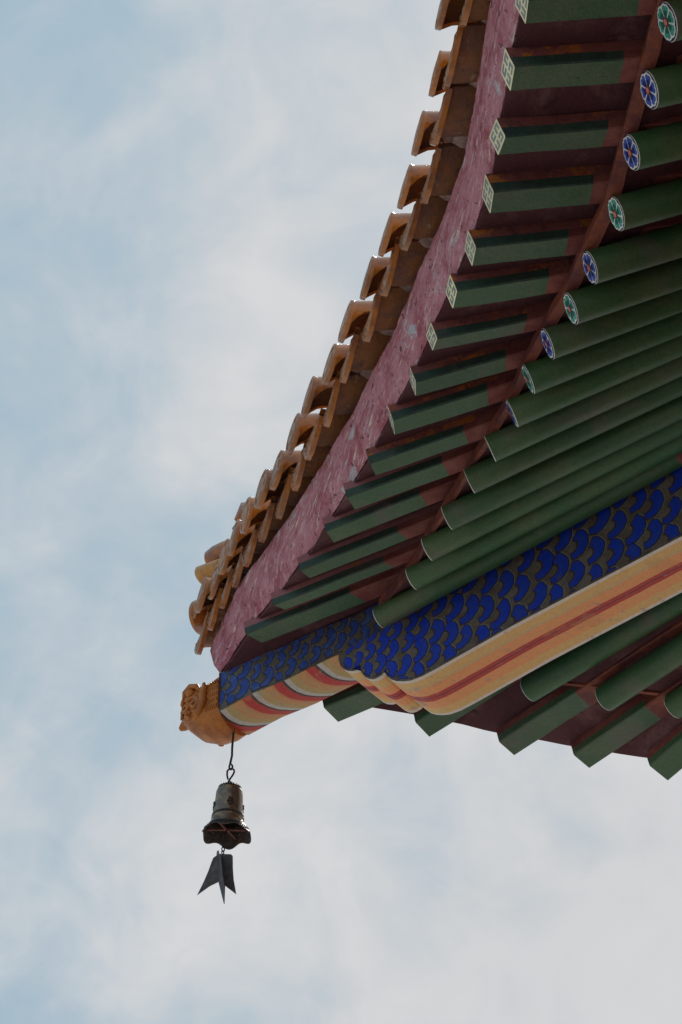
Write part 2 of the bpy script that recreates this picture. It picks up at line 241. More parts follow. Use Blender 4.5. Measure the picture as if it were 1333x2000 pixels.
# ---------------------------------------------------------------- mesh helpers
def children_of(root): return root
def link(name, me, parent=None, mats=(), smooth=None, label=None, group=None):
    o = bpy.data.objects.new(name, me); COL.objects.link(o)
    for m in mats: me.materials.append(M[m])
    if parent is not None: o.parent = parent
    if smooth is not None:
        for p in me.polygons: p.use_smooth = True
        me.set_sharp_from_angle(angle=R(smooth))
    if label: o['label'] = label
    if group: o['group'] = group
    return o
class MB:
    def __init__(s): s.v = []; s.f = []; s.m = []; s.uv = {}
    def pt(s, p): s.v.append(tuple(p)); return len(s.v)-1
    def face(s, idx, m=0, uv=None):
        s.f.append(tuple(idx)); s.m.append(m)
        if uv: s.uv[len(s.f)-1] = uv
    def poly(s, pts, m=0, uv=None): s.face([s.pt(p) for p in pts], m, uv)
    def loops(s, rings, mfun=lambda i, j: 0, closed=True, caps=(None, None), uvf=None):
        """rings: list of equally long point lists; faces between consecutive rings"""
        ids = [[s.pt(p) for p in r] for r in rings]; n = len(rings[0])
        for i in range(len(rings)-1):
            for j in range(n if closed else n-1):
                k = (j+1) % n
                s.face((ids[i][j], ids[i+1][j], ids[i+1][k], ids[i][k]), mfun(i, j), uvf(i, j) if uvf else None)
        if caps[0] is not None: s.face(list(ids[0]), caps[0])
        if caps[1] is not None: s.face(list(reversed(ids[-1])), caps[1])
        return ids
    def box(s, c, ex, ey, ez, m=0):
        P = [Vector(c)+ex*a+ey*b+ez*d for a in (-1, 1) for b in (-1, 1) for d in (-1, 1)]
        i = [s.pt(p) for p in P]
        for q in ((0, 1, 3, 2), (4, 6, 7, 5), (0, 4, 5, 1), (2, 3, 7, 6), (0, 2, 6, 4), (1, 5, 7, 3)): s.face([i[k] for k in q], m)
    def tube(s, pts, r, n=8, m=0, cap=True):
        pts = [Vector(p) for p in pts]; rings = []; up = None
        for i, p in enumerate(pts):
            t = (pts[min(i+1, len(pts)-1)]-pts[max(i-1, 0)]).normalized()
            if up is None: up = t.orthogonal().normalized()
            up = (up - t*up.dot(t)).normalized(); sd_ = t.cross(up)
            rr = r[i] if isinstance(r, (list, tuple)) else r
            rings.append([p+(up*math.cos(2*math.pi*k/n)+sd_*math.sin(2*math.pi*k/n))*rr for k in range(n)])
        s.loops(rings, lambda i, j: m, True, (m, m) if cap else (None, None))
    def ball(s, c, rx, ry, rz, ax=None, m=0, n=12, k=8):
        c = Vector(c); ax = ax or (Vector((1, 0, 0)), Vector((0, 1, 0)), Vector((0, 0, 1)))
        rings = []
        for i in range(1, k):
            th = math.pi*i/k
            rings.append([c+ax[0]*(rx*math.sin(th)*math.cos(2*math.pi*j/n))+ax[1]*(ry*math.sin(th)*math.sin(2*math.pi*j/n))+ax[2]*(rz*math.cos(th)) for j in range(n)])
        s.loops(rings, lambda i, j: m, True, (m, m))
    def build(s, name, parent=None, mats=(), smooth=None, label=None, group=None, fix=True):
        me = bpy.data.meshes.new(name); me.from_pydata(s.v, [], s.f); 
        for p, m in zip(me.polygons, s.m): p.material_index = m
        if s.uv:
            l = me.uv_layers.new(name='UVMap')
            for fi, uvs in s.uv.items():
                p = me.polygons[fi]
                for li, u in zip(p.loop_indices, uvs): l.data[li].uv = u
        if fix:
            b = bmesh.new(); b.from_mesh(me); bmesh.ops.recalc_face_normals(b, faces=b.faces); b.to_mesh(me); b.free()
        me.update()
        return link(name, me, parent, mats, smooth, label, group)
def jit(p, a=0.0012): return Vector(p)+Vector((random.uniform(-a, a), random.uniform(-a, a), random.uniform(-a, a)))
def wob(p, a, f): 
    q = Vector(p)*f; return Vector(p)+noise.noise_vector(q)*a
def interp(x, xs, ys):
    if x <= xs[0]: return ys[0]
    for i in range(len(xs)-1):
        if x <= xs[i+1]:
            t = (x-xs[i])/(xs[i+1]-xs[i]); return ys[i]*(1-t)+ys[i+1]*t
    return ys[-1]

# ---------------------------------------------------------------- the building
temple = bpy.data.objects.new('temple_building', None); COL.objects.link(temple); temple.location = (0, 0, 0)
temple['label'] = 'Chinese temple roof corner with upturned orange tiled eaves, green rafters and blue scaled hip beam'
temple['category'] = 'temple'

# ---- rafter tables (left eave measured; right eave measured near the hip, then mirrored)
def mir(v): return Vector((-v.y, -v.x, v.z))
class Raf: pass
def mk(side, i, n, f, B, al, sf, sr):
    o = Raf(); o.side = side; o.i = i; o.n = Vector(n); o.f = Vector(f); o.B = Vector(B); a = R(al)
    o.p = Vector((math.cos(a), -math.sin(a), 0)) if side == 'L' else Vector((math.sin(a), -math.cos(a), 0))
    o.h = 0.060+0.0013*i if side == 'L' else 0.066
    o.d = o.p + ZZ*sf; o.dr = o.p + ZZ*sr; o.r = 0.041+0.0014*i if side == 'L' else 0.047+0.0008*i
    o.lean = 0.2+0.015*i
    o.mid = (o.n+o.f)/2; o.m = (o.B-o.mid).dot(o.p); return o
LT = [mk('L', i, *t) for i, t in enumerate(LR)]
for i, y in ((15, -4.05), (16, -4.34)):
    LT.append(mk('L', i, (-0.019, y-0.05, 0), (-0.011, y+0.05, 0), (0.407, y, 0.029), 0, 0.26, 0.475))
RT = [mk('R', i, *t) for i, t in enumerate(RR)]
for i in range(5, 9):
    n, f, B, al, sf, sr = LR[i]
    RT.append(mk('R', i, mir(Vector(f)), mir(Vector(n)), mir(Vector(B)), al, max(0.12, sf*0.8), 0.12+0.07*(i-4)))

def flying(o):
    mb = MB(); L = min(o.m+0.75, 1.15); e = o.f-o.n; w = e.length
    tg = 0.80*o.m if o.side == 'L' else 0.78*o.m
    tg = tg if not (o.side == 'L' and o.i < 2) else 0.83*o.m
    st = [0, tg*0.33, tg*0.66, tg, (tg+L)/2, L]
    up0 = (ZZ-o.p*o.lean)
    rings = []
    c = 0.0045
    for q, t in enumerate(st):
        up = up0.lerp(ZZ, min(1, q))
        base = o.n + o.d*t; ee = e/w
        far = o.n+e+o.d*t
        h = o.h
        # loop: near side top -> mid -> bottom near chamfer -> bottom far chamfer -> far side mid -> top
        pts = [base+up*h, base+up*h*0.5, base+up*c, base+ee*c, far-ee*c, far+up*c, far+up*h*0.5, far+up*h]
        if q not in (0,): pts = [wob(p, 0.003, 9.0) for p in pts]
        rings.append([jit(p, 0.0006) for p in pts])
    # mats: 0 green, 1 red, 2 rust, 3 green (with side shade painted in on L), 4 cream
    RUST = 2
    def mf(i, j):
        inner = i >= 3
        if o.side == 'R':
            if inner: return 5
            return {0: 1, 1: 3, 2: 0, 3: 0, 4: 0, 5: 0, 6: 1, 7: 1}[j]
        if inner: return {0: 2}.get(j, 1)
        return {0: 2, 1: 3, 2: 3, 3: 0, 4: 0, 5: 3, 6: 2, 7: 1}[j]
    mb.loops(rings, mf, True, (4, 1))
    ob = mb.build('flying_rafter', temple, ['green', 'red', 'rust' if o.i > 4 else 'rust_mauve', 'shaded_green' if o.side=='L' else 'green', 'cream', 'strip'], 30, group='square flying rafters under the eaves')
    if o.side == 'L': ob['label'] = 'square green flying rafter of the left eave with painted end'
    else: ob['label'] = 'square green flying rafter of the right eave, seen from below'
    # fret panel on the end
    if o.side == 'L':
        fp = MB()
        ln = [0, .9]; 
        for w_ in (.85, 1, 1, 1, 1, 1, .85): ln.append(ln[-1]+w_)
        tot = ln[-1]+.9
        sw = ["1.111", "1.1..", "11111", "..1.1", "111.1"]
        out = -o.p*0.0012
        for a in range(7):
            for b in range(7):
                if 1 <= a <= 5 and 1 <= b <= 5 and sw[a-1][b-1] == '1': continue
                if (a in (0, 6) and b == 3) or (b in (0, 6) and a == 3): continue
                jt = lambda: random.uniform(-.006, .006)
                u0, u1 = (ln[b+1]-.01)/tot+jt(), (ln[b+2]+.01)/tot+jt(); v0, v1 = 1-(ln[a+2]+.01)/tot+jt(), 1-(ln[a+1]-.01)/tot+jt()
                fp.poly([o.n+e*u+up0*o.h*v+out for u, v in ((u0, v0), (u1, v0), (u1, v1), (u0, v1))], 0)
        fp.build('fret_panel', ob, ['fret'], fix=False)
    return ob

def round_rafter(o, colour):
    mb = MB(); L = 2.3; d = o.dr.normalized(); sdv = d.cross(ZZ).normalized(); up = sdv.cross(d)
    nseg = 32; rings = []
    red = 1.27 if o.i == 0 and o.side == 'L' else (1.75 if o.i == 1 and o.side == 'L' else 2.2)
    st = [0, 0.0022, 0.2, 0.5, 0.9, red, L]
    bend = random.uniform(-0.004, 0.004)
    for q, t in enumerate(st):
        rr = o.r*(0.98 if q == 0 else 1.0)*(1+0.02*math.sin(t*3+o.i))
        c = o.B+d*t+up*bend*math.sin(t*2.2)
        rings.append([c+(sdv*math.cos(2*math.pi*k/nseg)+up*math.sin(2*math.pi*k/nseg))*rr*(1+0.012*noise.noise(Vector((k*0.9, t*3, o.i*3.1)))) for k in range(nseg)])
    mb.loops(rings, lambda i, j: 1 if i >= 5 else (3 if i == 0 else 0), True, (2, 1))
    ob = mb.build('round_rafter', temple, ['green_round', 'red', 'navy', 'white'], 35, group='round rafters fanning from the hip')
    ob['label'] = ('round green rafter of the %s eave' % ('left' if o.side == 'L' else 'right')) + (' with a %s flower on its end' % colour if colour else '')
    # flower
    fb = MB(); c0 = o.B - d*0.0008
    def P(r, th, lay): return c0 - d*(0.0009*lay) + (sdv*math.cos(th)+up*math.sin(th))*r
    Rr = o.r*0.955; off = R(90)+random.uniform(-0.2, 0.2)
    ring = []
    for k in range(72):                      # white scalloped disc
        th = 2*math.pi*k/72; ph = (th-off)*6
        r = Rr*(0.90+0.09*abs(math.cos(ph/2)) - (0.06 if abs(math.cos(ph/2)) > 0.975 else 0))
        ring.append(P(r, th, 1))
    fb.poly(ring, 0)
    for k in range(6):
        tc = off+k*math.pi/3; hw = math.pi/6
        def petal(r0, r1, sh, lay, m):
            pts = []
            for s_ in range(0, 13):
                t = -1+2*s_/12; th = tc+t*hw*sh
                r = r1*(1-0.16*(abs(t)**3)-0.10*math.exp(-(t/0.18)**2)) 
                pts.append(P(Rr*r, th, lay))
            pts.append(P(Rr*r0, tc+hw*sh*0.75, lay)); pts.append(P(Rr*r0, tc-hw*sh*0.75, lay))
            fb.poly(pts, m)
        petal(0.25, 0.90, 0.87, 2, 1)
        petal(0.25, 0.62, 0.76, 3, 2)
    fb.poly([P(Rr*0.27, 2*math.pi*k/20, 4) for k in range(20)], 3)
    fb.poly([P(Rr*0.17, 2*math.pi*k/20, 5) for k in range(20)], 4)
    g = colour == 'green'
    fb.build('flower_panel', ob, ['white', 'pgreen' if g else 'pblue', 'pgreen_d' if g else 'pblue_d', 'pbrown', 'ppink'], fix=False)
    return ob
FC = {14: 'green', 13: 'blue', 12: 'blue', 11: 'green', 10: 'blue', 9: 'green', 8: 'blue', 7: 'green', 6: 'blue'}
for o in LT: flying(o)
for o in RT: flying(o)
for o in LT: round_rafter(o, FC.get(o.i, 'blue' if o.i % 2 else 'green'))
for o in RT: round_rafter(o, None if o.i < 30 else None)

# ---- hip beams
child_top = [hip(*p, .0875) for p in [(428, 1319), (480, 1296), (555, 1266), (611, 1238), (705, 1201), (727, 1187)]]
child_bot = [hip(*p, .0875) for p in [(428, 1390), (495, 1354), (555, 1330), (615, 1300), (664, 1277)]]
old_top = [hip(*p, .12) for p in [(664, 1277), (707, 1251), (756, 1227), (980, 1102), (1333, 911)]]
head = [(664, 1277), (661.5, 1288), (665.6, 1301), (672, 1307), (680.5, 1310.6), (690, 1311), (697, 1309), (702, 1306.5), (705, 1304), (705.5, 1312), (713, 1322), (721, 1326), (729, 1327), (738, 1324), (746, 1319), (752.5, 1311.5), (755.5, 1321), (764, 1327), (775, 1330.5), (789, 1331), (802, 1329.5), (823.6, 1321.5), (850, 1307.5), (1000, 1223), (1170, 1133), (1333, 1047)]
old_bot = [hip(*p, .12) for p in head]
def extend(pts, a): 
    (a0, z0), (a1, z1) = pts[-2], pts[-1]; return pts + [(a, z1+(z1-z0)/(a1-a0)*(a-a1))]
old_top = extend(old_top, 2.6); old_bot = extend(old_bot, 2.6)
zc = lambda pts, a: interp(a, [p[0] for p in pts], [p[1] for p in pts])

def clipped(pt, lo, hi): return pt
def scale_layer(mb, a0, a1, zlo, zhi, w, col, row, grow, seedv, base_m, slant):
    """painted fish scales: staggered columns of blue crescents with a dark outline; w = offset of the face"""
    rnd = random.Random(seedv)
    def area(pts):
        t = 0
        for i in range(len(pts)): t += pts[i][0]*pts[(i+1) % len(pts)][1]-pts[(i+1) % len(pts)][0]*pts[i][1]
        return abs(t)/2
    ca = a0-0.3*col; k = 0
    while ca < a1+col:
        f = grow(ca); k += 1
        C_, W_ = col*f, row*f
        am = min(max(ca, a0), a1); lo, hi = zlo(am), zhi(am)
        z = lo - W_*(0.30 if k % 2 else 0.80)
        while z < hi+W_:
            cz = z+rnd.uniform(-.06, .06)*W_; cx = ca+(z-lo)*slant+rnd.uniform(-.06, .06)*C_; sc = rnd.uniform(.86, 1.10)
            ra, rz = C_*0.80*sc, W_*0.50*sc; rot = R(-14+rnd.uniform(-13, 13)); hw_ = [1+rnd.uniform(-.045, .045) for _ in range(15)]; th_ = rnd.uniform(-.10, .08); cr, sr = math.cos(rot), math.sin(rot)
            def cl(a, zz, mg):
                a = min(max(a, a0+mg), a1); l2, h2 = zlo(a)+mg, zhi(a)-mg*.2
                return a, min(max(zz, l2), h2)
            def cres(grw, inr, sh, th, mg):
                o_, i_ = [], []
                for q in range(15):
                    an = -th+2*th*q/14
                    x, y = ra*grw*hw_[q]*math.cos(an), rz*grw*hw_[q]*math.sin(an)
                    o_.append(cl(cx+x*cr-y*sr, cz+x*sr+y*cr, mg))
                    x, y = ra*(inr+th_)*hw_[14-q]*math.cos(an)-sh*ra, rz*inr*math.sin(an)-0.10*rz
                    i_.append(cl(cx+x*cr-y*sr, cz+x*sr+y*cr, mg))
                return o_, i_
            for lay, (grw, inr, sh, th, mg, m) in enumerate(((1.12, 1.04, 0.0, R(80), .008, base_m+2), (1.05, .40, .20, R(88), .009, base_m+1), (.98, .50, .17, R(82), .0115, base_m))):
                o_, i_ = cres(grw, inr, sh, th, mg)
                for q in range(14):
                    poly = [o_[q], o_[q+1], i_[q+1], i_[q]]
                    if area(poly) < 4e-7: continue
                    poly = [p for n_, p in enumerate(poly) if n_ == 0 or (abs(p[0]-poly[n_-1][0])+abs(p[1]-poly[n_-1][1])) > 1e-6]
                    if len(poly) < 3: continue
                    for sgn in (-1, 1): mb.poly([hp(a, zz, sgn*(w+0.0006*(lay+1))) for a, zz in poly], m)
            z += W_
        ca += C_

def beam(name, top, bot, w, mats, label, flare=1.0):
    mb = MB()
    # bottom surface as a strip with UVs, ring of several points across
    acc = 0; us = [0]
    for i in range(1, len(bot)):
        acc += math.hypot(bot[i][0]-bot[i-1][0], bot[i][1]-bot[i-1][1]); us.append(acc)
    nv = 9
    def belly(v): return 0.006*math.sin(math.pi*v)
    for i in range(len(bot)-1):
        for j in range(nv-1):
            v0, v1 = j/(nv-1), (j+1)/(nv-1)
            P = lambda k, v: hp(bot[k][0], bot[k][1]-belly(v)*flare, -w+2*w*v)
            mb.poly([P(i, v0), P(i+1, v0), P(i+1, v1), P(i, v1)], 1, [(us[i], v0), (us[i+1], v0), (us[i+1], v1), (us[i], v1)])
    # sides: vertical quads between bottom polyline and top
    for sgn in (-1, 1):
        for i in range(len(bot)-1):
            a, b = bot[i], bot[i+1]
            if abs(a[0]-b[0]) < 1e-5: continue
            mb.poly([hp(a[0], a[1], sgn*w), hp(b[0], b[1], sgn*w), hp(b[0], zc(top, b[0]), sgn*w), hp(a[0], zc(top, a[0]), sgn*w)], 0)
    for i in range(len(top)-1):
        mb.poly([hp(*top[i], -w), hp(*top[i+1], -w), hp(*top[i+1], w), hp(*top[i], w)], 0)
    mb.poly([hp(*bot[-1], -w), hp(*bot[-1], w), hp(*top[-1], w), hp(*top[-1], -w)], 0)
    mb.poly([hp(*bot[0], -w), hp(*bot[0], w), hp(*top[0], w), hp(*top[0], -w)], 0)
    return mb
# child beam (continues inward on top of the old beam)
ctop = child_top + [(0.6, 0.60), (2.6, 0.85)]
cbot = child_bot + [(0.1, 0.425), (0.6, 0.45), (2.6, 0.62)]
def resample(pts, n):
    a0, a1 = pts[0][0], pts[-1][0]; return [(a0+(a1-a0)*k/n, zc(pts, a0+(a1-a0)*k/n)) for k in range(n+1)]
ctop = [(a, z+0.010) for a, z in ctop]; ctop_, cbot_ = resample(ctop, 60), resample(cbot, 60)
mb = beam('upper_hip_beam', ctop_, cbot_, 0.0875, None, None, 2.5)
scale_layer(mb, ctop_[0][0], 0.25, lambda a: zc(cbot, a), lambda a: zc(ctop, a), 0.0875, 0.056, 0.084, lambda a: 1.0, 3, 2, 0.10)
ub = mb.build('upper_hip_beam', temple, ['scale_base', 'bands', 'scale_blue_dusty', 'scale_line', 'scale_rim'], label='thinner upper hip beam with faded blue scales and curved red and yellow bands below')
mb = beam('lower_hip_beam', old_top, old_bot, 0.12, None, None, 0.6)
scale_layer(mb, old_bot[1][0]+0.004, 2.2, lambda a: zc(old_bot[1:], a), lambda a: zc(old_top, a), 0.12, 0.080, 0.128, lambda a: min(1.0, 0.56+0.75*max(0.0, a-0.05)), 11, 2, 0.12)
lb = mb.build('lower_hip_beam', temple, ['scale_base', 'stripes', 'scale_blue', 'scale_line', 'scale_rim'], label='thick lower hip beam with deep blue scales, orange and red striped belly and three lobed head')

# ---- soffit boards over the flying rafters and over the round rafters
def soffit(TT, side):
    mir_ = (lambda v: v) if side == 'L' else mir
    h0 = 0.596
    # flying-level lines
    lines = []
    tipa = -0.566
    if side == 'L': lines.append([hp(tipa+t, 0.597+0.01*t/0.6, -0.075) for t in (0, .15, .3, .5, .7, .95, 1.3, 1.7)])
    else: lines.append([hp(tipa+t, 0.600+0.01*t/0.6, 0.075) for t in (0, .15, .3, .5, .7, .95, 1.3, 1.7)])
    for o in TT:
        s = o.mid+ZZ*o.h+o.p*(-0.004)
        lines.append([s+o.d*t for t in (0, .1, .2, .32, .45, .7, 1.0, 1.3)])
    mb = MB(); th = 0.02
    def fine(l0, l1, n=4): return [[a.lerp(b, k/n) for a, b in zip(l0, l1)] for k in range(n)]
    rows = []
    for a, b in zip(lines[:-1], lines[1:]): rows += fine(a, b)
    rows.append(lines[-1])
    rows = [[wob(p, 0.004, 7)+ZZ*0.001 for p in r] for r in rows]
    mb.loops(rows, closed=False); mb.loops([[p+ZZ*th for p in r] for r in rows], closed=False)
    mb.loops([[r[0] for r in rows], [r[0]+ZZ*th for r in rows]], closed=False)
    mb.build('soffit_board', temple, ['board'], 40)
    # round-level lines
    lines = []
    b0 = TT[0]; ts = (0.0, .15, .4, .8, 1.3, 1.8, 2.25)
    sg = -1 if side == 'L' else 1
    a_start = TT[0].B.dot(AX)-0.02
    z0 = TT[0].B.z
    lines.append([hp(a_start+t, z0+TT[0].r+0.004+TT[0].dr.z*t, sg*0.10) for t in ts])
    for o in TT: lines.append([o.B+o.dr*t+ZZ*(o.r*math.sqrt(1+o.dr.z**2)+0.003) for t in ts])
    rows = []
    for a, b in zip(lines[:-1], lines[1:]): rows += fine(a, b)
    rows.append(lines[-1]); rows = [[wob(p, 0.004, 7) for p in r] for r in rows]
    mb = MB(); mb.loops(rows, closed=False); mb.loops([[p+ZZ*0.02 for p in r] for r in rows], closed=False)
    mb.build('soffit_board', temple, ['board'], 40)
    # small eave board standing on the round rafter ends
    mb = MB(); rings = []
    strip = []
    for o in TT: strip.append((o.B+ZZ*(o.r*0.82), o.p, o.d))
    hp0 = hp(a_start+0.03, z0+0.06, sg*0.10); strip.insert(0, (hp0, AX.copy(), AX.copy()))
    dense = []
    for (a, pa, da), (b, pb, db) in zip(strip[:-1], strip[1:]):
        for k in range(5): dense.append((a.lerp(b, k/5), pa.lerp(pb, k/5)))
    dense.append(strip[-1][:2])
    for c, p in dense:
        kk = 0.15+0.70*min(1, max(0, len(rings)-25)/30); q = [c-p*0.040*kk+ZZ*0.004, c+p*0.012+ZZ*0.004, c+p*0.012+ZZ*0.055, c-p*0.034*kk+ZZ*0.055]
        rings.append([wob(x, 0.004, 11) for x in q])
    mb.loops(rings, closed=True, caps=(0, 0)); mb.build('small_eave_board', temple, ['strip'], 40)
soffit(LT, 'L'); soffit(RT, 'R')

# ---- eave curve and fascia
TIPL = Vector((-.464, .34, .60)); 
EP = [TIPL]+[o.mid+ZZ*o.h for o in LT]+[Vector((-.015, -4.7, .068))]
def crom(P, t):
    n = len(P)-1; i = min(int(t), n-1); u = t-i
    p0, p1, p2, p3 = P[max(i-1, 0)], P[i], P[i+1], P[min(i+2, n)]
    return 0.5*((2*p1)+(p2-p0)*u+(2*p0-5*p1+4*p2-p3)*u*u+(3*p1-p0-3*p2+p3)*u**3)
DE = [crom(EP, k*0.1) for k in range((len(EP)-1)*10+1)]
def smooth_curve(D, n):
    for _ in range(n): D = [D[0]]+[(D[i-1]+D[i]*2+D[i+1])/4 for i in range(1, len(D)-1)]+[D[-1]]
    return D
DE = smooth_curve(DE, 14)
def eaveL(y):
    for i in range(len(DE)-1):
        if DE[i+1].y <= y:
            t = (DE[i].y-y)/(DE[i].y-DE[i+1].y); return DE[i].lerp(DE[i+1], t)
    return DE[-1].copy()
def eave0(y):     # straight continuation beyond the tip, for the outermost tiles
    if y <= DE[0].y: return eaveL(y)
    s = (DE[0]-DE[6]); return DE[0]+s*((y-DE[0].y)/s.y)*1.0
def tangent(y):
    a, b = eaveL(min(y, .33)+0.0), eaveL(min(y, .33)-0.12); t = (a-b).normalized(); return t   # towards the corner (+Y)
RP = [Vector((-.34, .47, .607))]+[o.mid+ZZ*o.h for o in RT]
DR = smooth_curve([crom(RP, k*0.1) for k in range((len(RP)-1)*10+1)], 14)
def fascia(D, out, tipcut, side):
    mb = MB(); rings = []
    n = len(D)
    for i, p in enumerate(D):
        fade = 1.0 if tipcut is None else min(1.0, 0.25+i/7.0)
        o_ = 0.066 if side == 'L' else 0.07
        along = (D[0]-p).length; g = max(0.0, 1-along/0.42)**1.5
        k_ = 1-0.85*g; tv = (D[0]-D[min(6, n-1)]); tv.z = 0; tv.normalize()
        prof = [(-0.008, 0.006), (0.035*k_, 0.050), (o_*k_*0.93, 0.135), (o_*k_, 0.152), (o_*k_-0.02, 0.175), (-0.02, 0.17), (-0.035, 0.08), (-0.03, 0.030)]
        a_off = 0.016*k_ if side == 'L' else 0.014; z_off = 0.002 if side == 'L' else 0.014
        rings.append([wob(wob(p+out*(a+a_off)+ZZ*(b+z_off)+tv*(g*b*0.42), 0.006, 6), 0.0025, 35) for a, b in prof])
    mb.loops(rings, closed=True, caps=(0, 0))
    return mb.build('eave_fascia', temple, ['fascia'], 50, label='thick weathered pink plastered fascia of the %s eave' % ('left' if side == 'L' else 'right'))
fine_DE = []
for a, b in zip(DE[:-1], DE[1:]): fine_DE += [a, a.lerp(b, .5)]
fine_DE.append(DE[-1])
fascia(fine_DE, Vector((-1, 0, 0)), 1, 'L'); fascia(DR, Vector((0, 1, 0)), 1, 'R')

# ---- tiles
def cross_frame(t, out):
    e = t.normalized(); o = (out-e*out.dot(e)); o.normalize(); u = o.cross(e); 
    if u.z < 0: u = -u
    return e, o, u
def drip_tile(pt, t, out, s=1.0):
    """pan tile with a pointed drip plate; pt = lowest point of the plate"""
    t = Matrix.Rotation(R(random.uniform(1, 5)), 3, 'Z') @ Vector(t)
    e, o, u = cross_frame(t, out)
    W = 0.128*s; H = 0.122*s; dip = 0.040*s
    mb = MB(); N_ = 12
    tilt = R(random.uniform(-7, -3) if pt.y < -1.3 else random.uniform(-6, -2)); du = (u*math.cos(tilt)+o*math.sin(tilt)).normalized(); dn = o*math.cos(tilt)-u*math.sin(tilt)
    top = []; bot = []
    for k in range(N_+1):
        x = -1+2*k/N_
        zt = H-dip*(1-x*x)+0.004
        zb = H*(0.80*abs(x)**1.8)
        zb += 0.006*s*math.cos(x*math.pi*4)*(1-abs(x))-0.006*s*(1-abs(x))
        if zb > zt-0.006: zb = zt-0.006
        top.append((x*W, zt)); bot.append((x*W, zb))
    th = 0.017*s
    def P(x, z, d): return pt+e*x+du*z-dn*d
    # front with raised rim
    front_t = [P(x, z, 0) for x, z in top]; front_b = [P(x, z, 0) for x, z in bot]
    inn_t = [P(x*0.86, z-0.010*s, 0) for x, z in top]; inn_b = [P(x*0.86, min(z+0.011*s, tz-0.012*s), 0) for (x, z), (_, tz) in zip(bot, top)]
    rec_t = [p-dn*0.004*s for p in inn_t]; rec_b = [p-dn*0.004*s for p in inn_b]
    back_t = [P(x, z, th) for x, z in top]; back_b = [P(x, z, th) for x, z in bot]
    for A_, B_, m in ((front_t, inn_t, 1), (inn_t, rec_t, 1), (rec_b, inn_b, 1), (inn_b, front_b, 1), (front_b, back_b, 0), (back_b, back_t, 0), (back_t, front_t, 0)):
        mb.loops([A_, B_], lambda i, j: m, closed=False)
    # relief inside: subdivided panel with bumps
    K_ = 5; rows = []
    for q in range(K_+1):
        f = q/K_; row = []
        for k, (a, b) in enumerate(zip(rec_t, rec_b)):
            p = a.lerp(b, f); amp = 0 if q in (0, K_) or k in (0, N_) else (0.0045*s*(1+math.sin(k*2.1+q*2.7)))
            row.append(p+dn*amp)
        rows.append(row)
    mb.loops(rows, lambda i, j: 1, closed=False)
    # pan body going inward and up under the cover tiles
    rows = []; rows2 = []
    inw = (-o+u*0.30).normalized()
    for q, l in enumerate((0.0, .05, .12, .22, .34)):
        r1 = []; r2 = []
        for k, (x, z) in enumerate(top):
            p = P(x*(0.955-0.10*l), z-0.003-0.016*(1-abs(x/W)**2)*min(1, l/.05), 0.006)+inw*l
            p = wob(p, 0.002, 20)
            r1.append(p); r2.append(p-u*0.016)
        rows.append(r1); rows2.append(r2)
    mb.loops(rows, lambda i, j: 0, closed=False); mb.loops(rows2, lambda i, j: 2, closed=False)
    for ed in (0, -1): mb.loops([[r[ed] for r in rows], [r[ed] for r in rows2]], lambda i, j: 2, closed=False)
    ob = mb.build('drip_tile', temple, ['glaze', 'relief', 'clay'], 40, group='pointed drip tiles along the eaves')
    return ob
